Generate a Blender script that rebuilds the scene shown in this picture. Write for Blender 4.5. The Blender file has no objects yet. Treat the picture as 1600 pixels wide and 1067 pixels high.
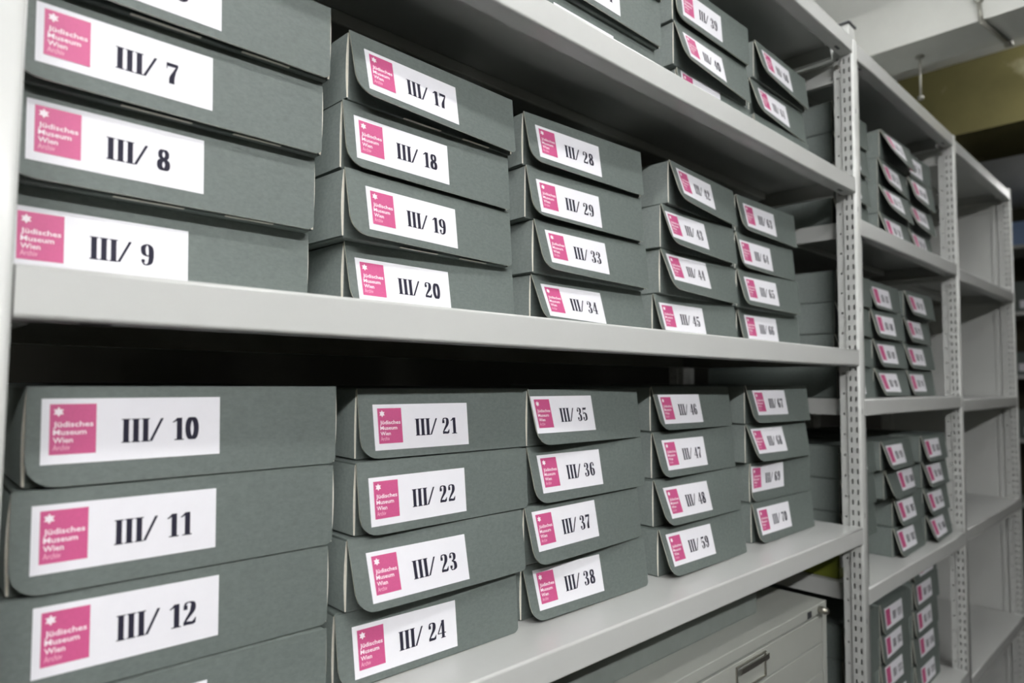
import bpy, bmesh, math, random
from mathutils import Vector, Matrix
random.seed(7)
S = 0.6            # metres per layout unit (one unit = distance camera to shelf front)
H0 = 1.45          # camera height above the floor
def W(x, y, z): return Vector((x * S, y * S, z * S + H0))

# ------------------------------------------------------------------ camera, light, exposure
scn = bpy.context.scene
F_PX, YAW, PIT, ROL = 1044.29, 0.75841, 0.058668, 0.008632
fw = Vector((math.cos(PIT) * math.sin(YAW), math.cos(PIT) * math.cos(YAW), math.sin(PIT)))
rt = fw.cross(Vector((0, 0, 1))).normalized(); up = rt.cross(fw)
c_, s_ = math.cos(ROL), math.sin(ROL)
rt, up = c_ * rt + s_ * up, -s_ * rt + c_ * up
cd = bpy.data.cameras.new('camera'); cam = bpy.data.objects.new('camera', cd); scn.collection.objects.link(cam)
M3 = Matrix((rt, up, -fw)).transposed().to_4x4(); M3.translation = W(0, -1, 0)
cam.matrix_world = M3
cd.sensor_width = 36; cd.lens = F_PX / 1600 * 36; cd.clip_start = 0.02
cd.dof.use_dof = True; cd.dof.focus_distance = 0.90; cd.dof.aperture_fstop = 3.6
scn.camera = cam
scn.view_settings.view_transform = 'Standard'; scn.view_settings.look = 'None'
scn.view_settings.gamma = 1; scn.view_settings.use_curve_mapping = False
scn.view_settings.exposure = 0.0
wd = bpy.data.worlds.new('world'); scn.world = wd; wd.use_nodes = True
wd.node_tree.nodes['Background'].inputs[0].default_value = (0.75, 0.85, 1, 1)
wd.node_tree.nodes['Background'].inputs[1].default_value = 0.006
LAMP_STRENGTH = 47.0; FAR_LAMP = 176.0; BEAM_LAMP = 28.0

# ------------------------------------------------------------------ materials
def lin(r, g, b):
    f = lambda v: (v / 255) / 12.92 if v <= 10 else ((v / 255 + 0.055) / 1.055) ** 2.4
    return (f(r), f(g), f(b), 1)
def mat(name, col, rough=0.6, metal=0.0, var=0.0, scale=40, bump=0.0, bscale=300, emit=0, col2=None, stretch=None):
    m = bpy.data.materials.new(name); m.use_nodes = True; nt = m.node_tree; N = nt.nodes; Lk = nt.links
    b = N['Principled BSDF']; b.inputs['Base Color'].default_value = col
    b.inputs['Roughness'].default_value = rough; b.inputs['Metallic'].default_value = metal
    if emit: b.inputs['Emission Color'].default_value = col; b.inputs['Emission Strength'].default_value = emit
    if var or bump:
        tc = N.new('ShaderNodeTexCoord'); mp = N.new('ShaderNodeMapping')
        Lk.new(tc.outputs['Object'], mp.inputs[0])
        if stretch: mp.inputs['Scale'].default_value = stretch
    if var:
        n = N.new('ShaderNodeTexNoise'); n.inputs['Scale'].default_value = scale; n.inputs['Detail'].default_value = 6
        n.inputs['Roughness'].default_value = 0.65
        cr = N.new('ShaderNodeValToRGB'); cr.color_ramp.elements[0].position = 0.32; cr.color_ramp.elements[1].position = 0.68
        a = tuple(v * (1 - var) for v in col[:3]) + (1,)
        c = col2 or tuple(min(1, v * (1 + var)) for v in col[:3]) + (1,)
        cr.color_ramp.elements[0].color = a; cr.color_ramp.elements[1].color = c
        Lk.new(mp.outputs[0], n.inputs[0]); Lk.new(n.outputs[0], cr.inputs[0]); Lk.new(cr.outputs[0], b.inputs['Base Color'])
    if bump:
        n2 = N.new('ShaderNodeTexNoise'); n2.inputs['Scale'].default_value = bscale; n2.inputs['Detail'].default_value = 4
        bp = N.new('ShaderNodeBump'); bp.inputs['Strength'].default_value = bump; bp.inputs['Distance'].default_value = 0.0006
        Lk.new(mp.outputs[0], n2.inputs[0]); Lk.new(n2.outputs[0], bp.inputs['Height']); Lk.new(bp.outputs[0], b.inputs['Normal'])
    return m
M = dict(
    steel=mat('grey_enamel_steel', lin(198, 200, 197), 0.27, 0, 0.02, 6, 0.05, 900),
    card=mat('grey_green_archive_card', lin(99, 108, 104), 0.62, 0, 0.13, 160, 0.4, 1400, stretch=(1, 1, 1.6)),
    cream=mat('cream_card_core', lin(236, 232, 218), 0.8, 0, 0.06, 200),
    rim=mat('flap_cut_edge', lin(205, 205, 192), 0.8, 0, 0.10, 300),
    paper=mat('white_label_paper', lin(236, 236, 241), 0.75, 0, 0.01, 80),
    pink=mat('pink_print', lin(198, 84, 134), 0.55, 0, 0.05, 500),
    ink=mat('blue_black_ink', lin(26, 24, 44), 0.8, 0, 0.08, 300),
    wprint=mat('pale_print', lin(248, 238, 244), 0.55),
    lprint=mat('pale_pink_print', lin(240, 186, 210), 0.55),
    cab=mat('cabinet_enamel', lin(165, 168, 161), 0.38, 0, 0.03, 8, 0.05, 700),
    greybox=mat('pale_grey_card', lin(122, 129, 125), 0.6, 0, 0.05, 30, 0.1, 500),
    chrome=mat('dull_chrome', lin(170, 168, 158), 0.28, 0.9),
    dark=mat('dark_plastic', lin(60, 62, 64), 0.5),  # dark parts, and the painted shade inside slots
    green=mat('yellow_green_card', lin(112, 120, 32), 0.6, 0, 0.08, 60),
    plaster=mat('white_plaster', lin(222, 224, 222), 0.85, 0, 0.05, 3, 0.3, 40),
    beam=mat('painted_concrete', lin(214, 216, 210), 0.8, 0, 0.05, 5, 0.3, 60),
    wall=mat('wall_paint', lin(78, 75, 60), 0.9, 0, 0.08, 3, 0.3, 40),
    backwall=mat('shade_darkened_wall_paint', lin(46, 45, 38), 0.9, 0, 0.08, 3, 0.3, 40),  # colour darkened to carry the unlit gloom behind the shelving
    floor=mat('grey_floor', lin(46, 47, 46), 0.5, 0, 0.08, 5, 0.1, 90),
    blue=mat('pale_blue_card', lin(150, 175, 215), 0.6, 0, 0.05, 30),
    rod=mat('zinc_rod', lin(165, 165, 155), 0.45, 0.5),
    glow=mat('fluorescent_tube', (1.0, 0.985, 0.985, 1), 0.5, emit=LAMP_STRENGTH),
)
def olive_mat():
    m = mat('olive_painted_beam', lin(118, 112, 70), 0.85, 0, 0.12, 4, 0.3, 50)
    nt = m.node_tree; N = nt.nodes; Lk = nt.links; b = N['Principled BSDF']
    src = b.inputs['Base Color'].links[0].from_socket
    tc = N.new('ShaderNodeTexCoord'); n = N.new('ShaderNodeTexNoise'); n.inputs['Scale'].default_value = 3.2; n.inputs['Detail'].default_value = 8
    cr = N.new('ShaderNodeValToRGB'); cr.color_ramp.elements[0].position = 0.60; cr.color_ramp.elements[1].position = 0.66
    mx = N.new('ShaderNodeMix'); mx.data_type = 'RGBA'; mx.inputs[7].default_value = lin(170, 166, 132)
    Lk.new(tc.outputs['Object'], n.inputs[0]); Lk.new(n.outputs[0], cr.inputs[0])
    Lk.new(cr.outputs[0], mx.inputs[0]); Lk.new(src, mx.inputs[6]); Lk.new(mx.outputs[2], b.inputs['Base Color'])
    return m
M['olive'] = olive_mat()
M['glow_far'] = mat('fluorescent_tube_bright', (1.0, 0.985, 0.985, 1), 0.5, emit=FAR_LAMP)
M['glow_beam'] = mat('fluorescent_tube_dim', (1.0, 0.985, 0.985, 1), 0.5, emit=BEAM_LAMP)

# ------------------------------------------------------------------ helpers
COL = scn.collection
def link(name, me, parent=None, mats=()):
    o = bpy.data.objects.new(name, me); COL.objects.link(o)
    for k in mats: me.materials.append(M[k])
    if parent is not None: o.parent = parent
    return o
def thing(name, label, cat, loc=(0, 0, 0), group=None, rz=0):
    o = bpy.data.objects.new(name, None); COL.objects.link(o); o.location = loc; o.rotation_euler = (0, 0, rz)
    o.empty_display_size = 0.05
    o['label'] = label; o['category'] = cat
    if group: o['group'] = group
    return o
class MB:
    def __init__(s): s.v = []; s.f = []; s.m = []; s.sm = []
    def face(s, pts, m=0, smooth=False):
        i = len(s.v); s.v += [tuple(p) for p in pts]; s.f.append(tuple(range(i, i + len(pts)))); s.m.append(m); s.sm.append(smooth)
    def box(s, a, b, m=0, bev=0.0, seg=2):
        bm = bmesh.new(); bmesh.ops.create_cube(bm, size=1)
        c = [(a[i] + b[i]) / 2 for i in range(3)]; d = [abs(b[i] - a[i]) for i in range(3)]
        for v in bm.verts: v.co = Vector([c[i] + v.co[i] * d[i] for i in range(3)])
        if bev: bmesh.ops.bevel(bm, geom=bm.edges[:], offset=bev, segments=seg, affect='EDGES', profile=0.5)
        s.add_bm(bm, m)
    def cyl(s, p, q, r, n=14, m=0, r2=None, smooth=True):
        p = Vector(p); q = Vector(q); ax = (q - p).normalized(); t = ax.orthogonal().normalized(); u = ax.cross(t)
        r2 = r if r2 is None else r2
        A = [p + (t * math.cos(2 * math.pi * i / n) + u * math.sin(2 * math.pi * i / n)) * r for i in range(n)]
        B = [q + (t * math.cos(2 * math.pi * i / n) + u * math.sin(2 * math.pi * i / n)) * r2 for i in range(n)]
        for i in range(n): s.face([A[i], A[(i + 1) % n], B[(i + 1) % n], B[i]], m, smooth)
        s.face(A[::-1], m); s.face(B, m)
    def add_bm(s, bm, m=0):
        i0 = len(s.v); bm.verts.ensure_lookup_table(); bm.normal_update()
        s.v += [tuple(v.co) for v in bm.verts]
        for f in bm.faces: s.f.append(tuple(i0 + v.index for v in f.verts)); s.m.append(m); s.sm.append(False)
        bm.free()
    def build(s, name, parent=None, mats=('steel',), weld=False):
        me = bpy.data.meshes.new(name); me.from_pydata(s.v, [], s.f)
        me.polygons.foreach_set('material_index', s.m); me.polygons.foreach_set('use_smooth', s.sm)
        if weld:
            bm = bmesh.new(); bm.from_mesh(me); bmesh.ops.remove_doubles(bm, verts=bm.verts, dist=1e-5)
            bmesh.ops.recalc_face_normals(bm, faces=bm.faces); bm.to_mesh(me); bm.free()
        me.update(); return link(name, me, parent, mats)
def copy_child(src, parent, loc=None, name=None):
    o = src.copy(); COL.objects.link(o); o.parent = parent
    if loc is not None: o.location = loc
    return o
def structure(o): o['kind'] = 'structure'; return o
def tag(o, label, cat, group=None):
    o['label'] = label; o['category'] = cat
    if group: o['group'] = group
    return o

# ------------------------------------------------------------------ room
def slab(name, a, b, m):
    k = MB(); k.box(a, b); return structure(k.build(name, None, (m,)))
X0, X1, Y0, Y1, ZC = -2.6, 7.2, -4.6, 0.98, 3.0
slab('floor', (X0 - .1, Y0 - .1, -0.1), (X1 + .1, Y1 + .1, 0), 'floor')
slab('ceiling', (X0 - .1, Y0 - .1, ZC), (X1 + .1, Y1 + .1, ZC + .1), 'plaster')
slab('wall_back', (X0, Y1, 0), (X1, Y1 + .1, ZC), 'backwall')
slab('wall_front', (X0, Y0 - .1, 0), (X1, Y0, ZC), 'wall')
slab('wall_left', (X0 - .1, Y0 - .1, 0), (X0, Y1 + .1, ZC), 'wall')
slab('wall_right', (X1, Y0 - .1, 0), (X1 + .1, Y1 + .1, ZC), 'wall')
zs = 2.0 * S + H0
o = slab('trim_1', (4.31 * S, Y0, zs), (4.69 * S, Y1, ZC), 'beam'); o['label'] = 'white painted concrete ceiling beam crossing the aisle'
o = slab('trim_2', (6.20 * S, Y0, zs - .0), (7.12 * S, Y1, ZC), 'olive'); o['label'] = 'olive painted ceiling beam behind the white one'

# ceiling lamps (bare fluorescent battens over the aisle)
def lamp(x, y, label, z=2.86, L=1.2, rz=0):
    t = thing('ceiling_light', label, 'lamp', (x, y, z), 'fluorescent ceiling battens', rz)
    k = MB(); k.box((-L / 2, -.05, 0), (L / 2, .05, .05), 0, .004); k.box((-L / 2, -.012, .05), (-L / 2 + .03, .012, ZC - z)); k.box((L / 2 - .03, -.012, .05), (L / 2, .012, ZC - z)); k.build('housing', t, ('steel',))
    for s in (-1, 1):
        k = MB(); k.cyl((-L / 2 + .03, s * .028, -.02), (L / 2 - .03, s * .028, -.02), .013, 12); k.build('tube', t, ('glow_beam' if L < 1 else 'glow' if L < 1.4 else 'glow_far',), True)
        k = MB()
        for e in (-1, 1): k.box((e * (L / 2 - .015) - .012, s * .028 - .014, -.036), (e * (L / 2 - .015) + .012, s * .028 + .014, 0))
        k.build('lamp_holder', t, ('steel',))
lamp(0.5, -0.95, 'bare fluorescent ceiling batten nearest the shelving')
lamp(0.35, -2.3, 'bare fluorescent ceiling batten across the aisle, nearest the ceiling beam', L=1.5)
lamp(-1.25, -2.3, 'bare fluorescent ceiling batten across the aisle, farthest from the ceiling beam', L=1.5)

lamp(1.75, -0.1, 'bare fluorescent ceiling batten above the shelving, just before the white beam', L=.9, rz=math.pi / 2)
lamp(3.15, -0.3, 'bare fluorescent ceiling batten between the white beam and the olive beam', z=2.88, L=.6, rz=math.pi / 2)
lamp(6.0, -0.6, 'bare fluorescent ceiling batten beyond the olive beam', L=.9)

# ------------------------------------------------------------------ shelving
LIP = 0.0677 * S; DEP = 0.82 * S
def shelf(x0, x1, z, parent):
    """folded sheet shelf: top plate, front lip with a return flange, side and back lips"""
    x0 *= S; x1 *= S; zt = z * S + H0; r = .0035
    pr = [(DEP, 0)]
    pr += [(DEP * .5, 0), (r, 0)]
    pr += [(r - r * math.sin(a), -r + r * math.cos(a)) for a in (math.pi / 8, math.pi / 4, 3 * math.pi / 8)] + [(0, -r)]
    pr += [(0, -LIP + r)] + [(r - r * math.cos(a), -LIP + r - r * math.sin(a)) for a in (math.pi / 8, math.pi / 4, 3 * math.pi / 8)] + [(r, -LIP)]
    pr += [(.030, -LIP), (.032, -LIP + .002), (.032, -LIP + .012)]
    k = MB(); n = 8
    for i in range(len(pr) - 1):
        (ya, za), (yb, zb) = pr[i], pr[i + 1]
        for j in range(n):
            a = x0 + (x1 - x0) * j / n; b = x0 + (x1 - x0) * (j + 1) / n
            k.face([(a, ya, zt + za), (b, ya, zt + za), (b, yb, zt + zb), (a, yb, zt + zb)], 0, i in (2, 3, 4, 5, 7, 8, 9, 10))
    o = k.build('shelf_board', parent, ('steel',), True)
    md = o.modifiers.new('t', 'SOLIDIFY'); md.thickness = .0014; md.offset = -1 if _outward(o) else 1
    # side lips, back lip, stiffening rib and end caps of the front lip
    k = MB(); e = .0014
    for a, b in ((x0, x0 + e), (x1 - e, x1)):
        k.box((a, .052, zt - LIP), (b, DEP, zt - e)); k.box((a, .0016, zt - LIP + .0012), (b, .031, zt - .0016))
    k.box((x0 + e, .052, zt - LIP), (x0 + .016, DEP, zt - LIP + e)); k.box((x1 - .016, .052, zt - LIP), (x1 - e, DEP, zt - LIP + e))
    k.box((x0 + e, DEP - e, zt - LIP), (x1 - e, DEP, zt - e)); k.box((x0 + e, DEP - .03, zt - LIP), (x1 - e, DEP - e, zt - LIP + e))
    k.box((x0 + .03, DEP * .5 - .03, zt - .022), (x1 - .03, DEP * .5 + .03, zt - .0018), 0, .003)
    k.build('shelf_fold', o, ('steel',))
    k = MB()
    for xx in (x0 + .055, x1 - .055):
        k.box((xx - .011, .014, zt - LIP - .0012), (xx + .011, .020, zt - LIP - .0002))
    k.build('slot_shade', o, ('dark',))  # dark blocks on the flange, painting the shade of small openings
    return o
def _outward(o):
    # normal of the plate: solidify must grow towards the inside of the fold
    p = o.data.polygons[0]; return p.normal.z > 0

PT = 1.4329 * S + H0 + .004
_post = {}
def post(x, parent, rear=False):
    """slotted upright: rounded nose, perforated side web, stepped flange, recessed right return"""
    x *= S
    if not _post:
        k = MB(); p = .025; nz = int(PT / p); top = PT
        def strip(xa, ya, yb, holes, hy0, hy1, hz, ph=0.5, step=1):
            # vertical strip at x=xa between ya and yb with one rectangular hole per pitch
            z = 0
            while z < top - 1e-4:
                z2 = min(z + p * step, top)
                if not holes or z2 - z < p * step - 1e-4:
                    k.face([(xa, ya, z), (xa, yb, z), (xa, yb, z2), (xa, ya, z2)])
                else:
                    a = z + p * step * .5 - hz / 2; b = a + hz
                    k.face([(xa, ya, z), (xa, yb, z), (xa, yb, a), (xa, ya, a)])
                    k.face([(xa, ya, b), (xa, yb, b), (xa, yb, z2), (xa, ya, z2)])
                    k.face([(xa, ya, a), (xa, hy0, a), (xa, hy0, b), (xa, ya, b)])
                    k.face([(xa, hy1, a), (xa, yb, a), (xa, yb, b), (xa, hy1, b)])
                z = z2
        strip(0, .0045, .0130, True, .0068, .0108, .012)
        strip(0, .0130, .0150, False, 0, 0, 0)
        strip(0, .0150, .0290, True, .0194, .0234, .012)
        def pane(a, b):   # plain vertical face between plan points a and b
            k.face([(a[0], a[1], 0), (b[0], b[1], 0), (b[0], b[1], top), (a[0], a[1], top)], 0, True)
        pane((0, .0290), (.004, .0300))
        strip(.004, .0300, .0480, True, .0368, .0412, .0050, step=2)
        pane((.004, .0480), (.016, .0490))
        # nose
        w = .0310; r = .006
        pts = [(0, .0045)] + [(r - r * math.cos(a), .0045 - .0045 * math.sin(a)) for a in (math.pi / 6, math.pi / 3)] + [(r, 0), (w - r, 0)] + \
              [(w - r + r * math.sin(a), .0045 - .0045 * math.cos(a)) for a in (math.pi / 6, math.pi / 3)] + [(w, .0045), (w + .001, .008), (.0620, .0095), (.0635, .012), (.0635, .0480), (.0500, .0490), (.016, .0490)]  # last pane closes the back, added to keep the hollow post dark inside
        for a, b in zip(pts, pts[1:]): pane(a, b)
        k.face([(px, py, top) for px, py in pts] + [(.004, .030, top), (0, .029, top)])
        o = k.build('upright_post', parent, ('steel',), True)
        md = o.modifiers.new('t', 'SOLIDIFY'); md.thickness = .0012; md.offset = 0
        o.location = (x, 0, 0); _post['p'] = o
        k = MB(); z = 1.137 * S + H0
        while z > .1:
            k.box((.010, -.0006, z - .006), (.0128, .001, z + .006)); k.box((.0175, -.0004, z - .0045), (.0190, .001, z + .0045)); z -= .25
        s = k.build('slot_shade', o, ('dark',)); _post['s'] = s  # nose openings are dark blocks, their inner shadow put into the colour
        k = MB(); k.box((-.002, -.002, 0), (.068, .054, .006), 0, .001); _post['f'] = k.build('foot_plate', o, ('steel',))
        return o
    o = _post['p'].copy(); COL.objects.link(o); o.parent = parent; o.location = (x, 0, 0)
    for q in ('s', 'f'): copy_child(_post[q], o)
    if rear:
        o.location = (x, DEP + .050, 0); o.scale = (1, -1, 1)
    return o
def frame(x, parent, panel=False, mirror=False):
    a = post(x, parent); b = post(x, parent, True)
    xa = x * S + .018
    if mirror:   # the end frame turns its slotted web towards the boxes
        [bpy.data.objects.remove(q) for q in list(a.children) + list(b.children) if q.name.startswith('slot_shade')]; a.scale = (-1, 1, 1); b.scale = (-1, -1, 1); xa = x * S - .020
    for zt, zb in ((1.3772, 1.2834), (-2.20, -2.30)):
        k = MB(); a = zt * S + H0; b = zb * S + H0
        k.box((xa, .030, b), (xa + .002, DEP + .02, a)); k.box((xa - .012, .048, a - .002), (xa, DEP, a)); k.box((xa - .012, .048, b), (xa, DEP, b + .002))
        o = k.build('side_rail', parent, ('steel',))
        k = MB()
        for yy in (.039, DEP + .011):
            k.cyl((xa - .020, yy, (a + b) / 2 + .006), (xa - .012, yy, (a + b) / 2 + .006), .0055, 10)
            k.cyl((xa - .013, yy, (a + b) / 2 + .006), (xa - .011, yy, (a + b) / 2 + .006), .009, 14)
        k.build('bolt', o, ('chrome',))
    if panel:
        k = MB(); k.box((xa - .004, .050, .05), (xa - .001, DEP, PT - .05)); k.box((xa - .010, .056, .05), (xa - .004, .072, PT - .05), 0, .001)
        k.build('side_panel', parent, ('steel',))
U1 = thing('shelving_unit', 'long light grey steel shelving bay nearest the camera, filled with labelled boxes', 'shelf', (0, 0, 0), 'steel shelving bays')
U2 = thing('shelving_unit', 'narrower light grey steel shelving bay in the middle, stacked with boxes', 'shelf', (0, 0, 0), 'steel shelving bays')
U3 = thing('shelving_unit', 'empty light grey steel shelving bay at the far end', 'shelf', (0, 0, 0), 'steel shelving bays')
frame(2.893, U1); frame(0.1136, U1, mirror=True); frame(4.436, U2); frame(5.96, U3, True)
for z in (1.4483, .8522, .1384, -.5757, -2.2): shelf(.1160, 2.8925, z, U1)
for z in (1.4390, .6865, -.0640, -.8260, -1.5800, -2.2): shelf(2.9480, 4.4345, z, U2)
for z in (1.4200, .6690, -.0850, -.8130, -1.6250): shelf(4.4900, 5.9590, z, U3)

# ------------------------------------------------------------------ archive boxes and their printed labels
# blue-black Didone numerals: centre line points (x, y, nib width, nib height), swept by a flat nib
def arc(cx, cy, rx, ry, a0, a1, n, w, h=.045):
    return [(cx + rx * math.cos(math.radians(a0 + (a1 - a0) * i / n)), cy + ry * math.sin(math.radians(a0 + (a1 - a0) * i / n)), w, h) for i in range(n + 1)]
G = {
 'I': (.42, [[(.19, .03, .22, .05), (.19, .97, .22, .05)], [(.03, .02, .02, .045), (.35, .02, .02, .045)], [(.03, .98, .02, .045), (.35, .98, .02, .045)]]),
 '/': (.62, [[(.06, .02, .11, .02), (.52, .98, .11, .02)]]),
 '0': (.60, [arc(.27, .5, .165, .475, 0, 360, 24, .20)]),
 '1': (.50, [[(.28, .03, .20, .05), (.28, .96, .20, .05)], [(.10, .02, .02, .045), (.44, .02, .02, .045)], [(.22, .96, .06, .05), (.12, .85, .05, .05), (.04, .80, .03, .04)]]),
 '2': (.60, [[(.11, .74, .15, .15), (.11, .79, .14, .12)], 'c', [(.08, .80, .07, .05), (.12, .93, .07, .05), (.25, .975, .06, .045), (.38, .92, .14, .05), (.40, .74, .20, .05), (.35, .55, .17, .05), (.2, .33, .11, .05), (.07, .12, .06, .05)], [(.06, .08, .05, .14), (.2, .09, .1, .14), (.36, .06, .1, .10), (.45, .12, .08, .12), (.50, .27, .02, .04)]]),
 '3': (.60, [[(.11, .77, .15, .14), (.11, .79, .14, .12)], 'c', [(.08, .82, .06, .05), (.13, .94, .06, .045), (.25, .975, .06, .045), (.37, .9, .15, .05), (.39, .76, .19, .05), (.34, .6, .13, .05), (.2, .525, .05, .04)], 'c', [(.2, .525, .05, .04), (.36, .45, .15, .05), (.41, .27, .20, .05), (.38, .1, .17, .05), (.25, .025, .06, .045), (.13, .05, .06, .045), (.08, .16, .06, .05)], [(.11, .20, .15, .14), (.11, .22, .14, .12)]]),
 '4': (.60, [[(.36, .97, .06, .04), (.04, .29, .06, .04)], [(.04, .27, .03, .05), (.54, .27, .03, .05)], [(.37, .03, .18, .05), (.37, .96, .18, .05)], [(.22, .02, .02, .045), (.52, .02, .02, .045)]]),
 '5': (.60, [[(.11, .90, .04, .15), (.40, .91, .08, .15), (.46, .97, .03, .05)], [(.10, .95, .045, .05), (.10, .50, .045, .05)], 'c', [(.10, .50, .04, .05), (.22, .6, .07, .05), (.36, .52, .17, .05), (.41, .32, .20, .05), (.38, .11, .17, .05), (.25, .025, .06, .045), (.13, .05, .06, .045), (.08, .16, .06, .05)], [(.11, .20, .15, .14), (.11, .22, .14, .12)]]),
 '6': (.60, [[(.43, .79, .13, .13), (.43, .81, .12, .11)], 'c', [(.45, .83, .06, .05), (.40, .94, .06, .045), (.29, .975, .07, .045), (.16, .85, .16, .05), (.12, .5, .20, .05), (.15, .15, .17, .05), (.28, .025, .05, .045), (.41, .14, .16, .05), (.43, .3, .18, .05), (.39, .48, .15, .05), (.28, .56, .05, .045), (.19, .5, .05, .05)]]),
 '7': (.58, [[(.06, .90, .04, .17), (.30, .90, .08, .17), (.46, .92, .05, .12)], [(.05, .97, .03, .04), (.05, .70, .03, .04)], 'c', [(.46, .90, .06, .05), (.34, .58, .11, .05), (.25, .28, .20, .05), (.24, .03, .21, .05)]]),
 '8': (.60, [arc(.27, .755, .135, .215, 0, 360, 20, .16), arc(.27, .27, .155, .245, 0, 360, 20, .20)]),
 ' ': (.32, []),
}
G['9'] = (.60, [s if s == 'c' else [(.54 - x, 1 - y, w, h) for x, y, w, h in s] for s in G['6'][1]])
def catmull(p, n=5):
    q = [p[0]] + p + [p[-1]]; out = []
    for i in range(1, len(q) - 2):
        for j in range(n):
            t = j / n
            out.append(tuple(.5 * (2 * q[i][k] + (q[i + 1][k] - q[i - 1][k]) * t + (2 * q[i - 1][k] - 5 * q[i][k] + 4 * q[i + 1][k] - q[i + 2][k]) * t * t + (3 * q[i][k] - q[i - 1][k] - 3 * q[i + 1][k] + q[i + 2][k]) * t ** 3) for k in range(4)))
    return out + [p[-1]]
def hull(pts):
    pts = sorted(set(pts))
    def half(ps):
        h = []
        for p in ps:
            while len(h) > 1 and (h[-1][0] - h[-2][0]) * (p[1] - h[-2][1]) - (h[-1][1] - h[-2][1]) * (p[0] - h[-2][0]) <= 0: h.pop()
            h.append(p)
        return h[:-1]
    return half(pts) + half(pts[::-1])
def glyph_polys(ch):
    adv, ss = G[ch]; out = []; cur = False
    for s in ss:
        if s == 'c': cur = True; continue
        if cur: s = catmull(s); cur = False
        for a, b in zip(s, s[1:]):
            c = []
            for x, y, w, h in (a, b): c += [(round(x + i * w / 2, 4), round(y + j * h / 2, 4)) for i in (-1, 1) for j in (-1, 1)]
            out.append(hull(c))
    return adv, out
GP = {c: glyph_polys(c) for c in G}
LW, LH = .244, .0925           # label size in layout units
def number_polys(txt):
    """polygons in label space (u to the right, s downwards), units of the layout"""
    h = .0352; out = []
    def put(ch, x, k=.98):
        for poly in GP[ch][1]: out.append([(x + px * h * k, .0668 - py * h) for px, py in poly])
        return x + GP[ch][0] * h * k
    x = .400 * LW + .002
    for c in 'III': x = put(c, x) - .0011
    put('/', x - .0015)
    x = .700 * LW
    for c in txt: x = put(c, x, 1.1)
    return out
def text_polys(txt, size, off=0.0, width=1.0):
    cu = bpy.data.curves.new('t', 'FONT'); cu.body = txt; cu.size = 1; cu.resolution_u = 2; cu.offset = off
    o = bpy.data.objects.new('t', cu); COL.objects.link(o)
    dg = bpy.context.evaluated_depsgraph_get(); me = bpy.data.meshes.new_from_object(o.evaluated_get(dg))
    xs = [v.co.x for v in me.vertices]; sx = width / (max(xs) - min(xs)) / size
    P = [[((me.vertices[i].co.x - min(xs)) * size * sx, -me.vertices[i].co.y * size) for i in p.vertices] for p in me.polygons]
    bpy.data.objects.remove(o); bpy.data.curves.remove(cu); bpy.data.meshes.remove(me)
    return P
LX, LY, LWD, LHT = .040 * LW, .085 * LH, .235 * LW, .770 * LH       # pink square
LOGO = []
for i, (line, lw_) in enumerate((('Jüdisches', .86), ('Museum', .71), ('Wien', .42))):
    P = text_polys(line, .0108, .016, lw_ * LWD); y = LY + (.455 + .157 * i) * LHT
    LOGO += [[(LX + .075 * LWD + a, y + b) for a, b in p] for p in P]
LOGO2 = [[(LX + .075 * LWD + a, LY + .915 * LHT + b) for a, b in p] for p in text_polys('Archiv', .0112, 0.004, .36 * LWD)]
cx, cy, R_ = LX + .185 * LWD, LY + .155 * LHT, .100 * LHT
for a0 in (90, 270):
    LOGO.append([(cx + R_ * math.cos(math.radians(a0 + 120 * j)), cy - R_ * math.sin(math.radians(a0 + 120 * j))) for j in range(3)])

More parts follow.
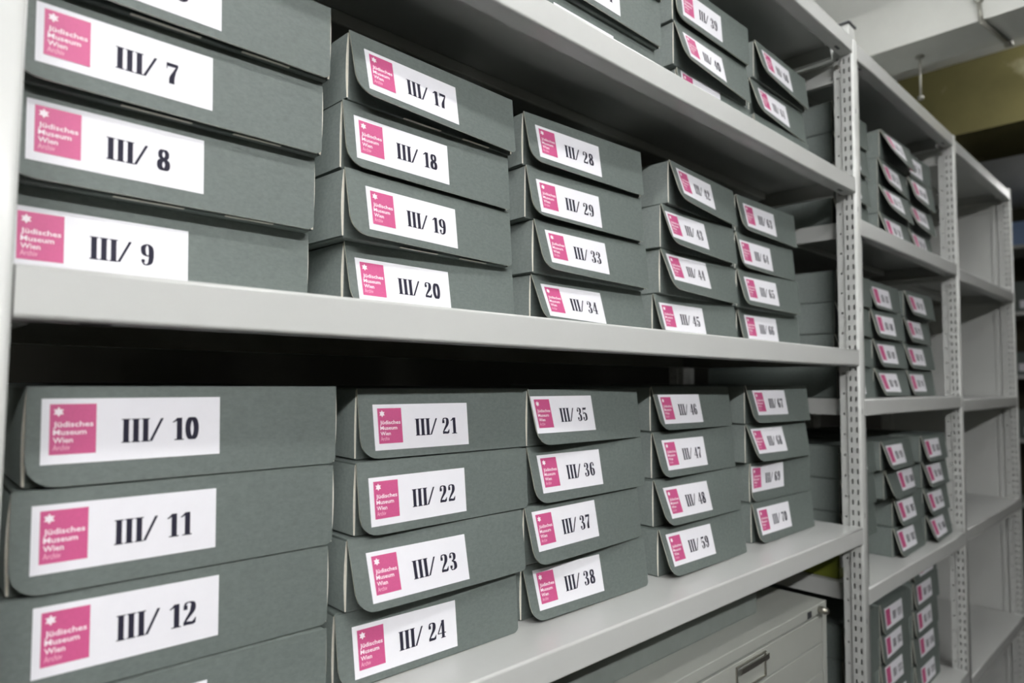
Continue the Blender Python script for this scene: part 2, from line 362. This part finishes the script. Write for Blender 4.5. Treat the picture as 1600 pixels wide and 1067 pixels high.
def archive_box(num, X, Y, yaw, z, H, Wd, u0, s0, phi, label, group, twist=.62, depth=.62, lab=True, logo=True, tab=False, plain=False):
    t = thing('archive_box', label, 'box', W(X, Y, z), group, yaw)
    w = Wd * S; h = H * S - .0004; d = depth * S; rnd = random.Random(str(num) + str(round(X, 2)) + str(round(z, 2)))
    # body: slightly bowed cardboard walls
    k = MB(); nx, nz = 6, 4; e = .0016
    bow = rnd.uniform(.0006, .0022)
    def side(u, v): return bow * math.sin(math.pi * v)
    bm = bmesh.new()
    k.box((e, .0016, 0), (w - e, d, h), 0, .0018, 2)
    k.build('body', t, ('card',))
    # side walls: thin panels with a pale cut edge at the front, bowed outwards
    for sgn, xa in ((-1, e), (1, w - e)):
        k = MB(); n = 8; th = .0017 if sgn > 0 else .0011
        for i in range(n):
            v0, v1 = i / n, (i + 1) / n; za, zb = .002 + (h - .004) * v0, .002 + (h - .004) * v1
            b0 = sgn * (side(0, v0) + .0004); b1 = sgn * (side(0, v1) + .0004)
            fy = -.0002 if sgn > 0 else .0012
            xi0 = xa - sgn * .0004; xo0 = xa + b0 + sgn * th; xo1 = xa + b1 + sgn * th
            A = [(xi0, fy, za), (xo0, fy, za), (xo1, fy, zb), (xi0, fy, zb)]
            B = [(xo0, fy, za), (xa + sgn * .0002, d * .9, za), (xa + sgn * .0002, d * .9, zb), (xo1, fy, zb)]
            if sgn < 0: A = A[::-1]; B = B[::-1]
            k.face(A, 1); k.face(B, 0, True)
        k.build('side_wall', t, ('card', 'cream'), True)
    # front flap, hinged at the top edge, hanging out more at its left corner than at its right
    L = min(H * .985, (H - .002) / math.cos(phi)) * S; th = .0020
    def P(u, s, off=0.0):
        a = phi * (1 - twist * max(0, min(1, u / w))); a *= min(1, .6 + .4 * s / (.08 * L))
        return Vector((u + 0.0, -.0004 - math.sin(a) * s - off * math.cos(a), h - math.cos(a) * s - off * math.sin(a) * .3))
    us = [0, .002, .0045, .008, .012, .017, .024] + [.024 + (w - .024 - .010) * i / 6 for i in range(1, 7)] + [w - .006, w - .0025, w - .0006]
    ns = 6; r = .024; rr = .008
    if not tab and rnd.random() < .3: rr = .004
    def smax(u):
        if u < r: q = r - u; return L - r * .9 + math.sqrt(max(0, r * r - q * q)) * .9
        if u > w - rr: q = u - (w - rr); return L - rr + math.sqrt(max(0, rr * rr - q * q))
        return L
    k = MB()
    fr = [[P(u, smax(u) * j / ns, th) for j in range(ns + 1)] for u in us]
    bk = [[P(u, smax(u) * j / ns, 0) for j in range(ns + 1)] for u in us]
    for i in range(len(us) - 1):
        for j in range(ns):
            k.face([fr[i][j], fr[i][j + 1], fr[i + 1][j + 1], fr[i + 1][j]], 0, True)
            k.face([bk[i][j], bk[i + 1][j], bk[i + 1][j + 1], bk[i][j + 1]], 0, True)
        k.face([fr[i][ns], bk[i][ns], bk[i + 1][ns], fr[i + 1][ns]], 1)
        k.face([fr[i][0], fr[i + 1][0], bk[i + 1][0], bk[i][0]], 0)
    for j in range(ns):
        k.face([fr[0][j], bk[0][j], bk[0][j + 1], fr[0][j + 1]], 1)
        k.face([fr[-1][j], fr[-1][j + 1], bk[-1][j + 1], bk[-1][j]], 1)
    k.build('front_flap', t, ('card', 'rim'))
    if tab:
        for a_, b_ in ((.30, .52), (.66, .84)):
            k = MB(); k.box((w * a_, -.0010, .0002), (w * b_, .003, .0013), 0, .0004, 1); k.build('tuck_tab', t, ('rim',))
    if lab:
        def Q(pu, ps, off): return P((u0 + pu) * S, (s0 + ps) * S, th + off)
        k = MB(); n = 8; tp = .00045
        for i in range(n):
            a, b = LW * i / n, LW * (i + 1) / n
            for j in range(3):
                c, e2 = LH * j / 3, LH * (j + 1) / 3
                k.face([Q(a, c, tp), Q(a, e2, tp), Q(b, e2, tp), Q(b, c, tp)], 0, True)
            k.face([Q(a, 0, .0), Q(a, 0, tp), Q(b, 0, tp), Q(b, 0, .0)]); k.face([Q(a, LH, tp), Q(a, LH, 0), Q(b, LH, 0), Q(b, LH, tp)])
        k.face([Q(0, 0, 0), Q(0, LH, 0), Q(0, LH, tp), Q(0, 0, tp)]); k.face([Q(LW, 0, 0), Q(LW, 0, tp), Q(LW, LH, tp), Q(LW, LH, 0)])
        lb = k.build('label', t, ('paper',))
        if num:
            k = MB()
            for poly in number_polys(num): k.face([Q(a, b, tp + .0003) for a, b in poly[::-1]])
            k.build('number_print', lb, ('ink',))
        if logo:
            k = MB()
            for i in range(2):
                for j in range(2):
                    a, b = LX + LWD * i / 2, LX + LWD * (i + 1) / 2; c, e2 = LY + LHT * j / 2, LY + LHT * (j + 1) / 2
                    k.face([Q(a, c, tp + .0003), Q(a, e2, tp + .0003), Q(b, e2, tp + .0003), Q(b, c, tp + .0003)], 0)
            if not plain:
                for poly in LOGO: k.face([Q(a, b, tp + .0005) for a, b in poly], 1)
                for poly in LOGO2: k.face([Q(a, b, tp + .0005) for a, b in poly], 2)
            k.build('logo_print', lb, ('pink', 'wprint', 'lprint'))
    return t
BOXES = [
('A', 1, 9, 0.114, 0.1838, 0.0265, 0.1384, 0.1398, 0.4751, 0.0106, 0.0314, 0.1184),
('A', 1, 8, 0.1087, 0.1618, 0.0115, 0.2782, 0.1399, 0.475, 0.0277, 0.0191, 0.1304),
('A', 1, 7, 0.1107, 0.1469, 0.0013, 0.4181, 0.1408, 0.475, 0.0292, 0.0224, 0.1309),
('A', 1, 6, 0.1144, 0.1331, -0.0081, 0.5589, 0.1397, 0.475, 0.03, 0.03, 0.12),
('A', 2, 20, 0.6691, 0.2028, 0.0226, 0.1384, 0.1406, 0.4749, 0.0187, 0.033, 0.2605),
('A', 2, 19, 0.6488, 0.1709, 0.0652, 0.279, 0.1394, 0.4751, 0.0435, 0.0297, 0.2131),
('A', 2, 18, 0.647, 0.1832, 0.0336, 0.4184, 0.14, 0.4656, 0.0224, 0.0276, 0.1844),
('A', 2, 17, 0.6532, 0.1738, 0.0352, 0.5584, 0.1407, 0.4654, 0.0288, 0.032, 0.2701),
('A', 3, 34, 1.2092, 0.2099, -0.0027, 0.1384, 0.138, 0.4752, 0.0228, 0.026, 0.4139),
('A', 3, 33, 1.2027, 0.1944, -0.0136, 0.2764, 0.1399, 0.474, 0.0301, 0.0258, 0.3164),
('A', 3, 29, 1.1819, 0.2036, -0.0394, 0.4164, 0.1381, 0.4698, 0.0257, 0.0345, 0.2494),
('A', 3, 28, 1.1756, 0.2073, -0.055, 0.5545, 0.1392, 0.4708, 0.032, 0.0298, 0.2459),
('A', 4, 45, 1.7584, 0.215, -0.0373, 0.1384, 0.1399, 0.476, 0.0163, 0.0276, 0.2895),
('A', 4, 44, 1.7704, 0.1952, 0.0111, 0.2783, 0.143, 0.4693, 0.0186, 0.0155, 0.3751),
('A', 4, 43, 1.7625, 0.1869, 0.0214, 0.4212, 0.1397, 0.4692, 0.0051, 0.0244, 0.3412),
('A', 4, 42, 1.7774, 0.1662, 0.0727, 0.561, 0.1384, 0.4627, 0.0264, 0.0208, 0.3327),
('A', 5, 66, 2.3036, 0.2204, -0.0353, 0.1384, 0.1393, 0.4758, 0.0353, 0.0236, 0.2214),
('A', 5, 65, 2.2637, 0.1984, -0.032, 0.2777, 0.1387, 0.4742, 0.0319, 0.0261, 0.2719),
('A', 5, 64, 2.2607, 0.2012, -0.0056, 0.4164, 0.138, 0.4685, 0.0102, 0.0291, 0.2297),
('A', 5, 63, 2.2576, 0.1974, -0.0153, 0.5545, 0.1381, 0.4704, 0.0352, 0.0282, 0.2413),
('C', 1, 13, 0.1191, 0.1089, -0.0247, -0.5757, 0.1398, 0.4751, 0.03, 0.03, 0.12),
('C', 1, 12, 0.1272, 0.1217, -0.016, -0.4359, 0.1374, 0.475, 0.0405, 0.0149, 0.1009),
('C', 1, 11, 0.1381, 0.1281, -0.0116, -0.2985, 0.142, 0.475, 0.0234, 0.0201, 0.1001),
('C', 1, 10, 0.1514, 0.1433, -0.0012, -0.1566, 0.1437, 0.475, 0.0175, 0.0173, 0.1221),
('C', 2, 24, 0.6399, 0.1533, -0.0295, -0.5757, 0.1361, 0.4558, 0.0324, 0.0278, 0.203),
('C', 2, 23, 0.6561, 0.1414, -0.0007, -0.4396, 0.1379, 0.4566, 0.0337, 0.0289, 0.3517),
('C', 2, 22, 0.6742, 0.1461, 0.0185, -0.3017, 0.1412, 0.4656, 0.0236, 0.0298, 0.1673),
('C', 2, 21, 0.6945, 0.1839, -0.0132, -0.1605, 0.1428, 0.4767, 0.0317, 0.0323, 0.1752),
('C', 3, 38, 1.1441, 0.1691, -0.039, -0.5757, 0.1364, 0.469, 0.0274, 0.0187, 0.3245),
('C', 3, 37, 1.129, 0.1461, 0.0351, -0.4393, 0.1383, 0.4687, 0.0192, 0.0114, 0.2925),
('C', 3, 36, 1.1555, 0.167, 0.0105, -0.301, 0.1398, 0.4744, 0.0268, 0.0213, 0.2815),
('C', 3, 35, 1.1526, 0.1615, 0.0461, -0.1612, 0.1409, 0.4722, 0.0006, 0.0169, 0.2887),
('C', 4, 59, 1.698, 0.1565, -0.0255, -0.5757, 0.1405, 0.474, 0.0226, 0.0174, 0.3646),
('C', 4, 48, 1.7046, 0.178, -0.0236, -0.4352, 0.1411, 0.4752, 0.0299, 0.0259, 0.3902),
('C', 4, 47, 1.7162, 0.1906, 0.0012, -0.2941, 0.1413, 0.4767, 0.0342, 0.0254, 0.301),
('C', 4, 46, 1.7238, 0.2, 0.0125, -0.1528, 0.1396, 0.4752, 0.0205, 0.026, 0.3064),
('C', 5, 70, 2.2994, 0.17, -0.0248, -0.5757, 0.1414, 0.4756, 0.0226, 0.0187, 0.2426),
('C', 5, 69, 2.3099, 0.1795, -0.0273, -0.4343, 0.1426, 0.4755, -0.0001, 0.0106, 0.0474),
('C', 5, 68, 2.2893, 0.1842, -0.0212, -0.2917, 0.1411, 0.4757, 0.0174, 0.0171, 0.383),
('C', 5, 67, 2.2865, 0.1837, -0.0376, -0.1505, 0.1417, 0.477, 0.0355, 0.0187, 0.288),
('B', 3, 32, 1.1735, 0.1355, -0.0065, 0.8522, 0.1408, 0.475, 0.03, 0.03, 0.12),
('B', 3, 31, 1.1759, 0.1218, -0.0158, 0.993, 0.1413, 0.475, 0.03, 0.03, 0.12),
('B', 3, 30, 1.1765, 0.116, -0.0198, 1.1343, 0.1405, 0.475, 0.03, 0.03, 0.12),
('B', 4, 41, 1.7864, 0.1432, 0.0, 0.8522, 0.1417, 0.475, 0.019, 0.003, 0.129),
('B', 4, 40, 1.7608, 0.1349, -0.0023, 0.9939, 0.1391, 0.4649, 0.0308, 0.0307, 0.3307),
('B', 4, 39, 1.7539, 0.1323, -0.0163, 1.133, 0.1414, 0.4664, 0.03, 0.03, 0.12),
('B', 5, 62, 2.3, 0.145, 0.0, 0.8522, 0.1417, 0.475, 0.03, 0.03, 0.12),
('B', 5, 61, 2.2989, 0.1595, 0.0094, 0.9939, 0.1388, 0.4676, 0.0457, 0.0271, 0.3137),
('B', 5, 60, 2.3055, 0.1419, 0.0189, 1.1327, 0.1404, 0.4615, 0.0393, 0.0276, 0.3021),
]
LEVEL = {'A': 'middle shelf', 'B': 'upper shelf', 'C': 'lower shelf'}
ORD = {1: 'first', 2: 'second', 3: 'third', 4: 'fourth', 5: 'fifth'}
TOPS = {}
for r_ in BOXES: TOPS[(r_[0], r_[1])] = max(TOPS.get((r_[0], r_[1]), -9), r_[6])
cnt = {}
for (lv, c, k, X, Y, yaw, z, H, Wd, u, s, ph) in BOXES:
    n_ = cnt[(lv, c)] = cnt.get((lv, c), 0) + 1
    pos = 'topmost' if z == TOPS[(lv, c)] else ('bottom', 'second from bottom', 'third from bottom')[n_ - 1]
    archive_box(str(k), X, Y, yaw, z, H, Wd, u, s, ph,
                'archive box labelled III/ %d, %s in %s stack, near %s' % (k, pos, ORD[c], LEVEL[lv]),
                'archive boxes on the %s of the near bay' % LEVEL[lv], twist=.62 if c > 1 else .8, tab=k in (6, 7, 8, 17, 19, 22))

# middle bay: (shelf height, column, x, y, width, count, first number)
HB = .1395
def stack(lv, nm, col, x, y, wd, n, n0, us=None, dx=None, phi=None, wtxt='narrow'):
    for i in range(n):
        r = random.Random('%s%s%d' % (nm, col, i))
        pos = ['bottom', 'second from bottom', 'third from bottom', 'fourth from bottom', 'topmost'][i] if n > 4 or i < n - 1 else 'topmost'
        archive_box(str(n0 - i), x + (dx[i] if dx else r.uniform(-.008, .008)), y + r.uniform(-.006, .006), r.uniform(-.02, .02), lv + i * HB, HB, wd,
                    us[i] if us else r.uniform(.02, .04), r.uniform(.018, .03), phi[i] if phi else r.uniform(.26, .38),
                    'archive box, %s in %s stack, %s of middle bay' % (pos, col, nm),
                    'archive boxes on the %s of the middle bay' % nm, twist=.55, plain=True)
for lv, nm, base in ((.6865, 'top shelf', 74), (-.064, 'second shelf', 86), (-.826, 'third shelf', 98)):
    i0 = 0
    if nm == 'third shelf':
        for i in range(1, 4):
            pos = ('bottom', 'second from bottom', 'third from bottom', 'topmost')[i]
            archive_box(str(base - i), 2.985 + .004 * i, .124, 0, lv + i * HB, HB, .40, .03, .025, .2,
                        'archive box, %s in left stack, third shelf of middle bay' % pos, 'archive boxes on the third shelf of the middle bay', plain=True)
    else: stack(lv, nm, 'left', 2.985, .124, .40, 4, base, dx=[0, -.004, .006, .006] if nm != 'second shelf' else [-.0, -.004, .0, .012], phi=[.2, .3, .3, .12])
k = MB(); a = W(2.985, .13, -.826); b = W(3.22, .72, -.826 + HB - .01); k.box(a, b, 0, .003)
k.box((a.x + .005, a.y - .004, a.z + .03), (a.x + .10, a.y, b.z - .02), 1)
tag(k.build('document_box', None, ('green', 'paper')), 'yellow-green document box at the bottom of the left stack in the middle bay', 'box')
stack(.6865, 'top shelf', 'middle', 3.47, .10, .425, 4, 78, dx=[-.01, .0, .02, .03], phi=[.3, .42, .32, .45])
stack(.6865, 'top shelf', 'right', 3.925, .10, .41, 4, 82, dx=[.0, 0, -.01, -.01], phi=[.3, .36, .3, .12], us=[.03, .03, .03, .0])
stack(-.064, 'second shelf', 'middle', 3.405, .125, .43, 4, 90, phi=[.36, .3, .25, .25], dx=[.02, .015, -.012, -.012])
stack(-.064, 'second shelf', 'right', 3.895, .125, .455, 4, 94)
stack(-.826, 'third shelf', 'middle', 3.47, .10, .42, 4, 102, dx=[.08, .10, 0.0, -.05], us=[.03, .03, .16, .03], phi=[.3, .3, .35, .35])
stack(-.826, 'third shelf', 'right', 4.0, .085, .40, 4, 106, dx=[.02, -.01, .0, -.04])
stack(-1.58, 'fourth shelf', 'left', 2.985, .124, .40, 4, 110, phi=[.1] * 4)
stack(-1.58, 'fourth shelf', 'middle', 3.42, .12, .42, 4, 114, phi=[.1] * 4, us=[.10, .05, .05, .04])
stack(-1.58, 'fourth shelf', 'right', 3.90, .12, .42, 5, 119, phi=[.1] * 5, us=[.08, .09, .05, .04, .1])

# ------------------------------------------------------------------ drawer cabinet in the near bay
cx0, cx1, cy0, cz = 1.46 * S, 2.644 * S, .05 * S, -.817 * S + H0
cb = thing('drawer_cabinet', 'light grey metal drawer cabinet with a lock, standing under the lowest near shelf', 'cabinet', ((cx0 + cx1) / 2, cy0 + .2, 0))
ox, oy = -(cx0 + cx1) / 2, -(cy0 + .2)
def cbx(k, a, b, m=0, bev=0): k.box((a[0] + ox, a[1] + oy, a[2]), (b[0] + ox, b[1] + oy, b[2]), m, bev)
zf = .085; D2 = cy0 + .42
k = MB()
cbx(k, (cx0, cy0, cz - .022), (cx1, D2, cz), 0, .0018)
cbx(k, (cx0, cy0, zf), (cx0 + .020, D2, cz - .022), 0, .001); cbx(k, (cx1 - .020, cy0, zf), (cx1, D2, cz - .022), 0, .001)
cbx(k, (cx0 + .02, D2 - .004, zf), (cx1 - .02, D2, cz - .022)); cbx(k, (cx0 + .02, cy0, zf), (cx1 - .02, D2, zf + .02))
k.build('carcass', cb, ('cab',))
k = MB(); cbx(k, (cx0 + .01, cy0 + .02, 0), (cx1 - .01, D2 - .01, zf)); k.build('plinth', cb, ('dark',))
zt = cz - .0275; dh = .0625; i = 0
while zt - dh > zf + .02:
    k = MB(); cbx(k, (cx0 + .0225, cy0 + .0015, zt - dh + .0025), (cx1 - .0225, cy0 + .016, zt), 0, .0012)
    cbx(k, (cx0 + .026, cy0 + .016, zt - dh + .006), (cx1 - .026, D2 - .02, zt - .006))
    d = k.build('drawer', cb, ('cab',))
    mx = (cx0 + cx1) / 2 + .0; k = MB(); a, b = mx - .058, mx + .058; t_, u_ = zt - .006, zt - dh + .008
    cbx(k, (a, cy0 - .003, t_ - .0025), (b, cy0 + .002, t_), 0, .0008); cbx(k, (a, cy0 - .002, u_), (b, cy0 + .002, u_ + .003), 0, .0008)
    cbx(k, (a, cy0 - .002, u_), (a + .003, cy0 + .002, t_), 0, .0008); cbx(k, (b - .003, cy0 - .002, u_), (b, cy0 + .002, t_), 0, .0008)
    cbx(k, (a + .003, cy0 - .010, t_ - .012), (b - .003, cy0 - .0075, t_ - .001), 0, .0008)
    k.build('handle', d, ('chrome',))
    zt -= dh; i += 1
k = MB(); q = W(2.575, .05, -.8365)
k.cyl((q.x + ox, q.y + oy + .001, q.z), (q.x + ox, q.y + oy - .018, q.z), .0075, 16); k.cyl((q.x + ox, q.y + oy - .018, q.z), (q.x + ox, q.y + oy - .021, q.z), .0055, 16)
k.build('lock', cb, ('chrome',), True)
k = MB(); q = W(2.49, .05, -.838); k.box((q.x + ox - .010, q.y + oy - .0012, q.z - .007), (q.x + ox + .010, q.y + oy, q.z + .007), 0, .0005); k.build('name_plate', cb, ('dark',))

# flat grey carton lying on the cabinet
a = W(1.25, .158, -.817); b = W(2.31, .70, -.69)
t = thing('storage_carton', 'flat pale grey carton lying on top of the metal drawer cabinet', 'box', ((a.x + b.x) / 2, a.y, a.z))
ox2, oy2, oz2 = -(a.x + b.x) / 2, -a.y, -a.z
k = MB(); k.box((a.x + ox2, 0, 0), (b.x + ox2, b.y + oy2, b.z + oz2 - .022), 0, .004, 3); k.build('body', t, ('greybox',))
k = MB(); k.box((a.x + ox2 - .002, -.002, b.z + oz2 - .022), (b.x + ox2 + .002, b.y + oy2 + .002, b.z + oz2), 0, .003, 2); k.build('lid', t, ('greybox',))

# ------------------------------------------------------------------ small things under the ceiling
def at(px, py, y=None, z=None):
    d = fw + rt * ((px - 800) / F_PX) - up * ((py - 533.5) / F_PX)
    C0 = W(0, -1, 0); t = ((y - C0.y) / d.y) if y is not None else ((z - C0.z) / d.z)
    return C0 + d * t
p = at(1437, 88, z=zs)
k = MB(); k.cyl(p, p - Vector((0, 0, .165)), .0035, 8); k.cyl(p - Vector((0, 0, .150)), p - Vector((0, 0, .162)), .010, 6); k.cyl(p, p - Vector((0, 0, .006)), .014, 12)
tag(k.build('threaded_rod', None, ('rod',), True), 'thin threaded rod hanging from the white ceiling beam', 'rod')
p = at(1576, 66, z=zs)
t = thing('pipe_hanger', 'zinc strap hanger fixed to the white ceiling beam at the right', 'bracket', p)
k = MB(); fx = 4.31 * S - p.x
k.cyl((fx - .012, .05, .30), (fx - .012, .035, .06), .005, 8); k.cyl((fx - .012, .035, .06), (fx - .010, .03, -.010), .006, 8); k.cyl((fx - .010, .03, -.010), (0, 0, -.010), .006, 8); k.build('strap', t, ('rod',), True)
k = MB(); k.cyl((fx - .022, .05, .29), (fx + .004, .05, .29), .02, 14); k.cyl((fx - .020, .035, .07), (fx + .004, .035, .07), .013, 12); k.build('clamp', t, ('rod',), True)
k = MB(); k.box((-.012, -.012, -.012), (.012, .012, 0), 0, .001); k.build('anchor', t, ('rod',))
p = W(3.19, .14, 1.4390)
k = MB(); k.box((p.x - .02, p.y - .02, p.z), (p.x + .03, p.y + .05, p.z + .128), 0, .003); k.box((p.x - .023, p.y - .023, p.z + .128), (p.x + .033, p.y + .053, p.z + .135), 1, .002)
tag(k.build('junction_box', None, ('steel', 'dark')), 'small grey junction box on top of the middle shelving bay', 'box')

# rack with boxes against the far wall, seen past the last upright
fr = thing('far_rack', 'tall steel rack at the far wall beyond the last shelving bay', 'shelf', (6.78, .32, 0))
for sx in (-.25, .25):
    for sy in (-.5, .5):
        k = MB(); k.box((sx - .015, sy - .015, 0), (sx + .015, sy + .015, 2.80)); k.build('post', fr, ('steel',))
for zz in (.5, 1.0, 1.5, 2.0, 2.53):
    k = MB(); k.box((-.27, -.52, zz), (.27, .52, zz + .03), 0, .002); k.build('shelf_board', fr, ('steel',))
k = MB(); k.box((6.54, .05, 2.561), (6.97, .52, 2.73), 0, .004); k.box((6.535, .045, 2.71), (6.975, .525, 2.75), 0, .003)
tag(k.build('storage_carton', None, ('blue',)), 'pale blue carton on top of the rack at the far wall', 'box')
for i, (yy, zz, hh) in enumerate(((.30, 2.031, .24), (.32, 1.531, .18), (.30, 1.031, .22))):
    k = MB(); k.box((6.56, yy, zz), (6.9, yy + .22, zz + hh), 0, .004); k.box((6.555, yy + .05, zz + .03), (6.56, yy + .16, zz + .09), 1)
    tag(k.build('storage_carton', None, ('card', 'paper')), ('dark carton on the far rack, right under the pale blue one', 'dark carton on the middle board of the far rack', 'dark carton lowest on the far rack')[i], 'box')
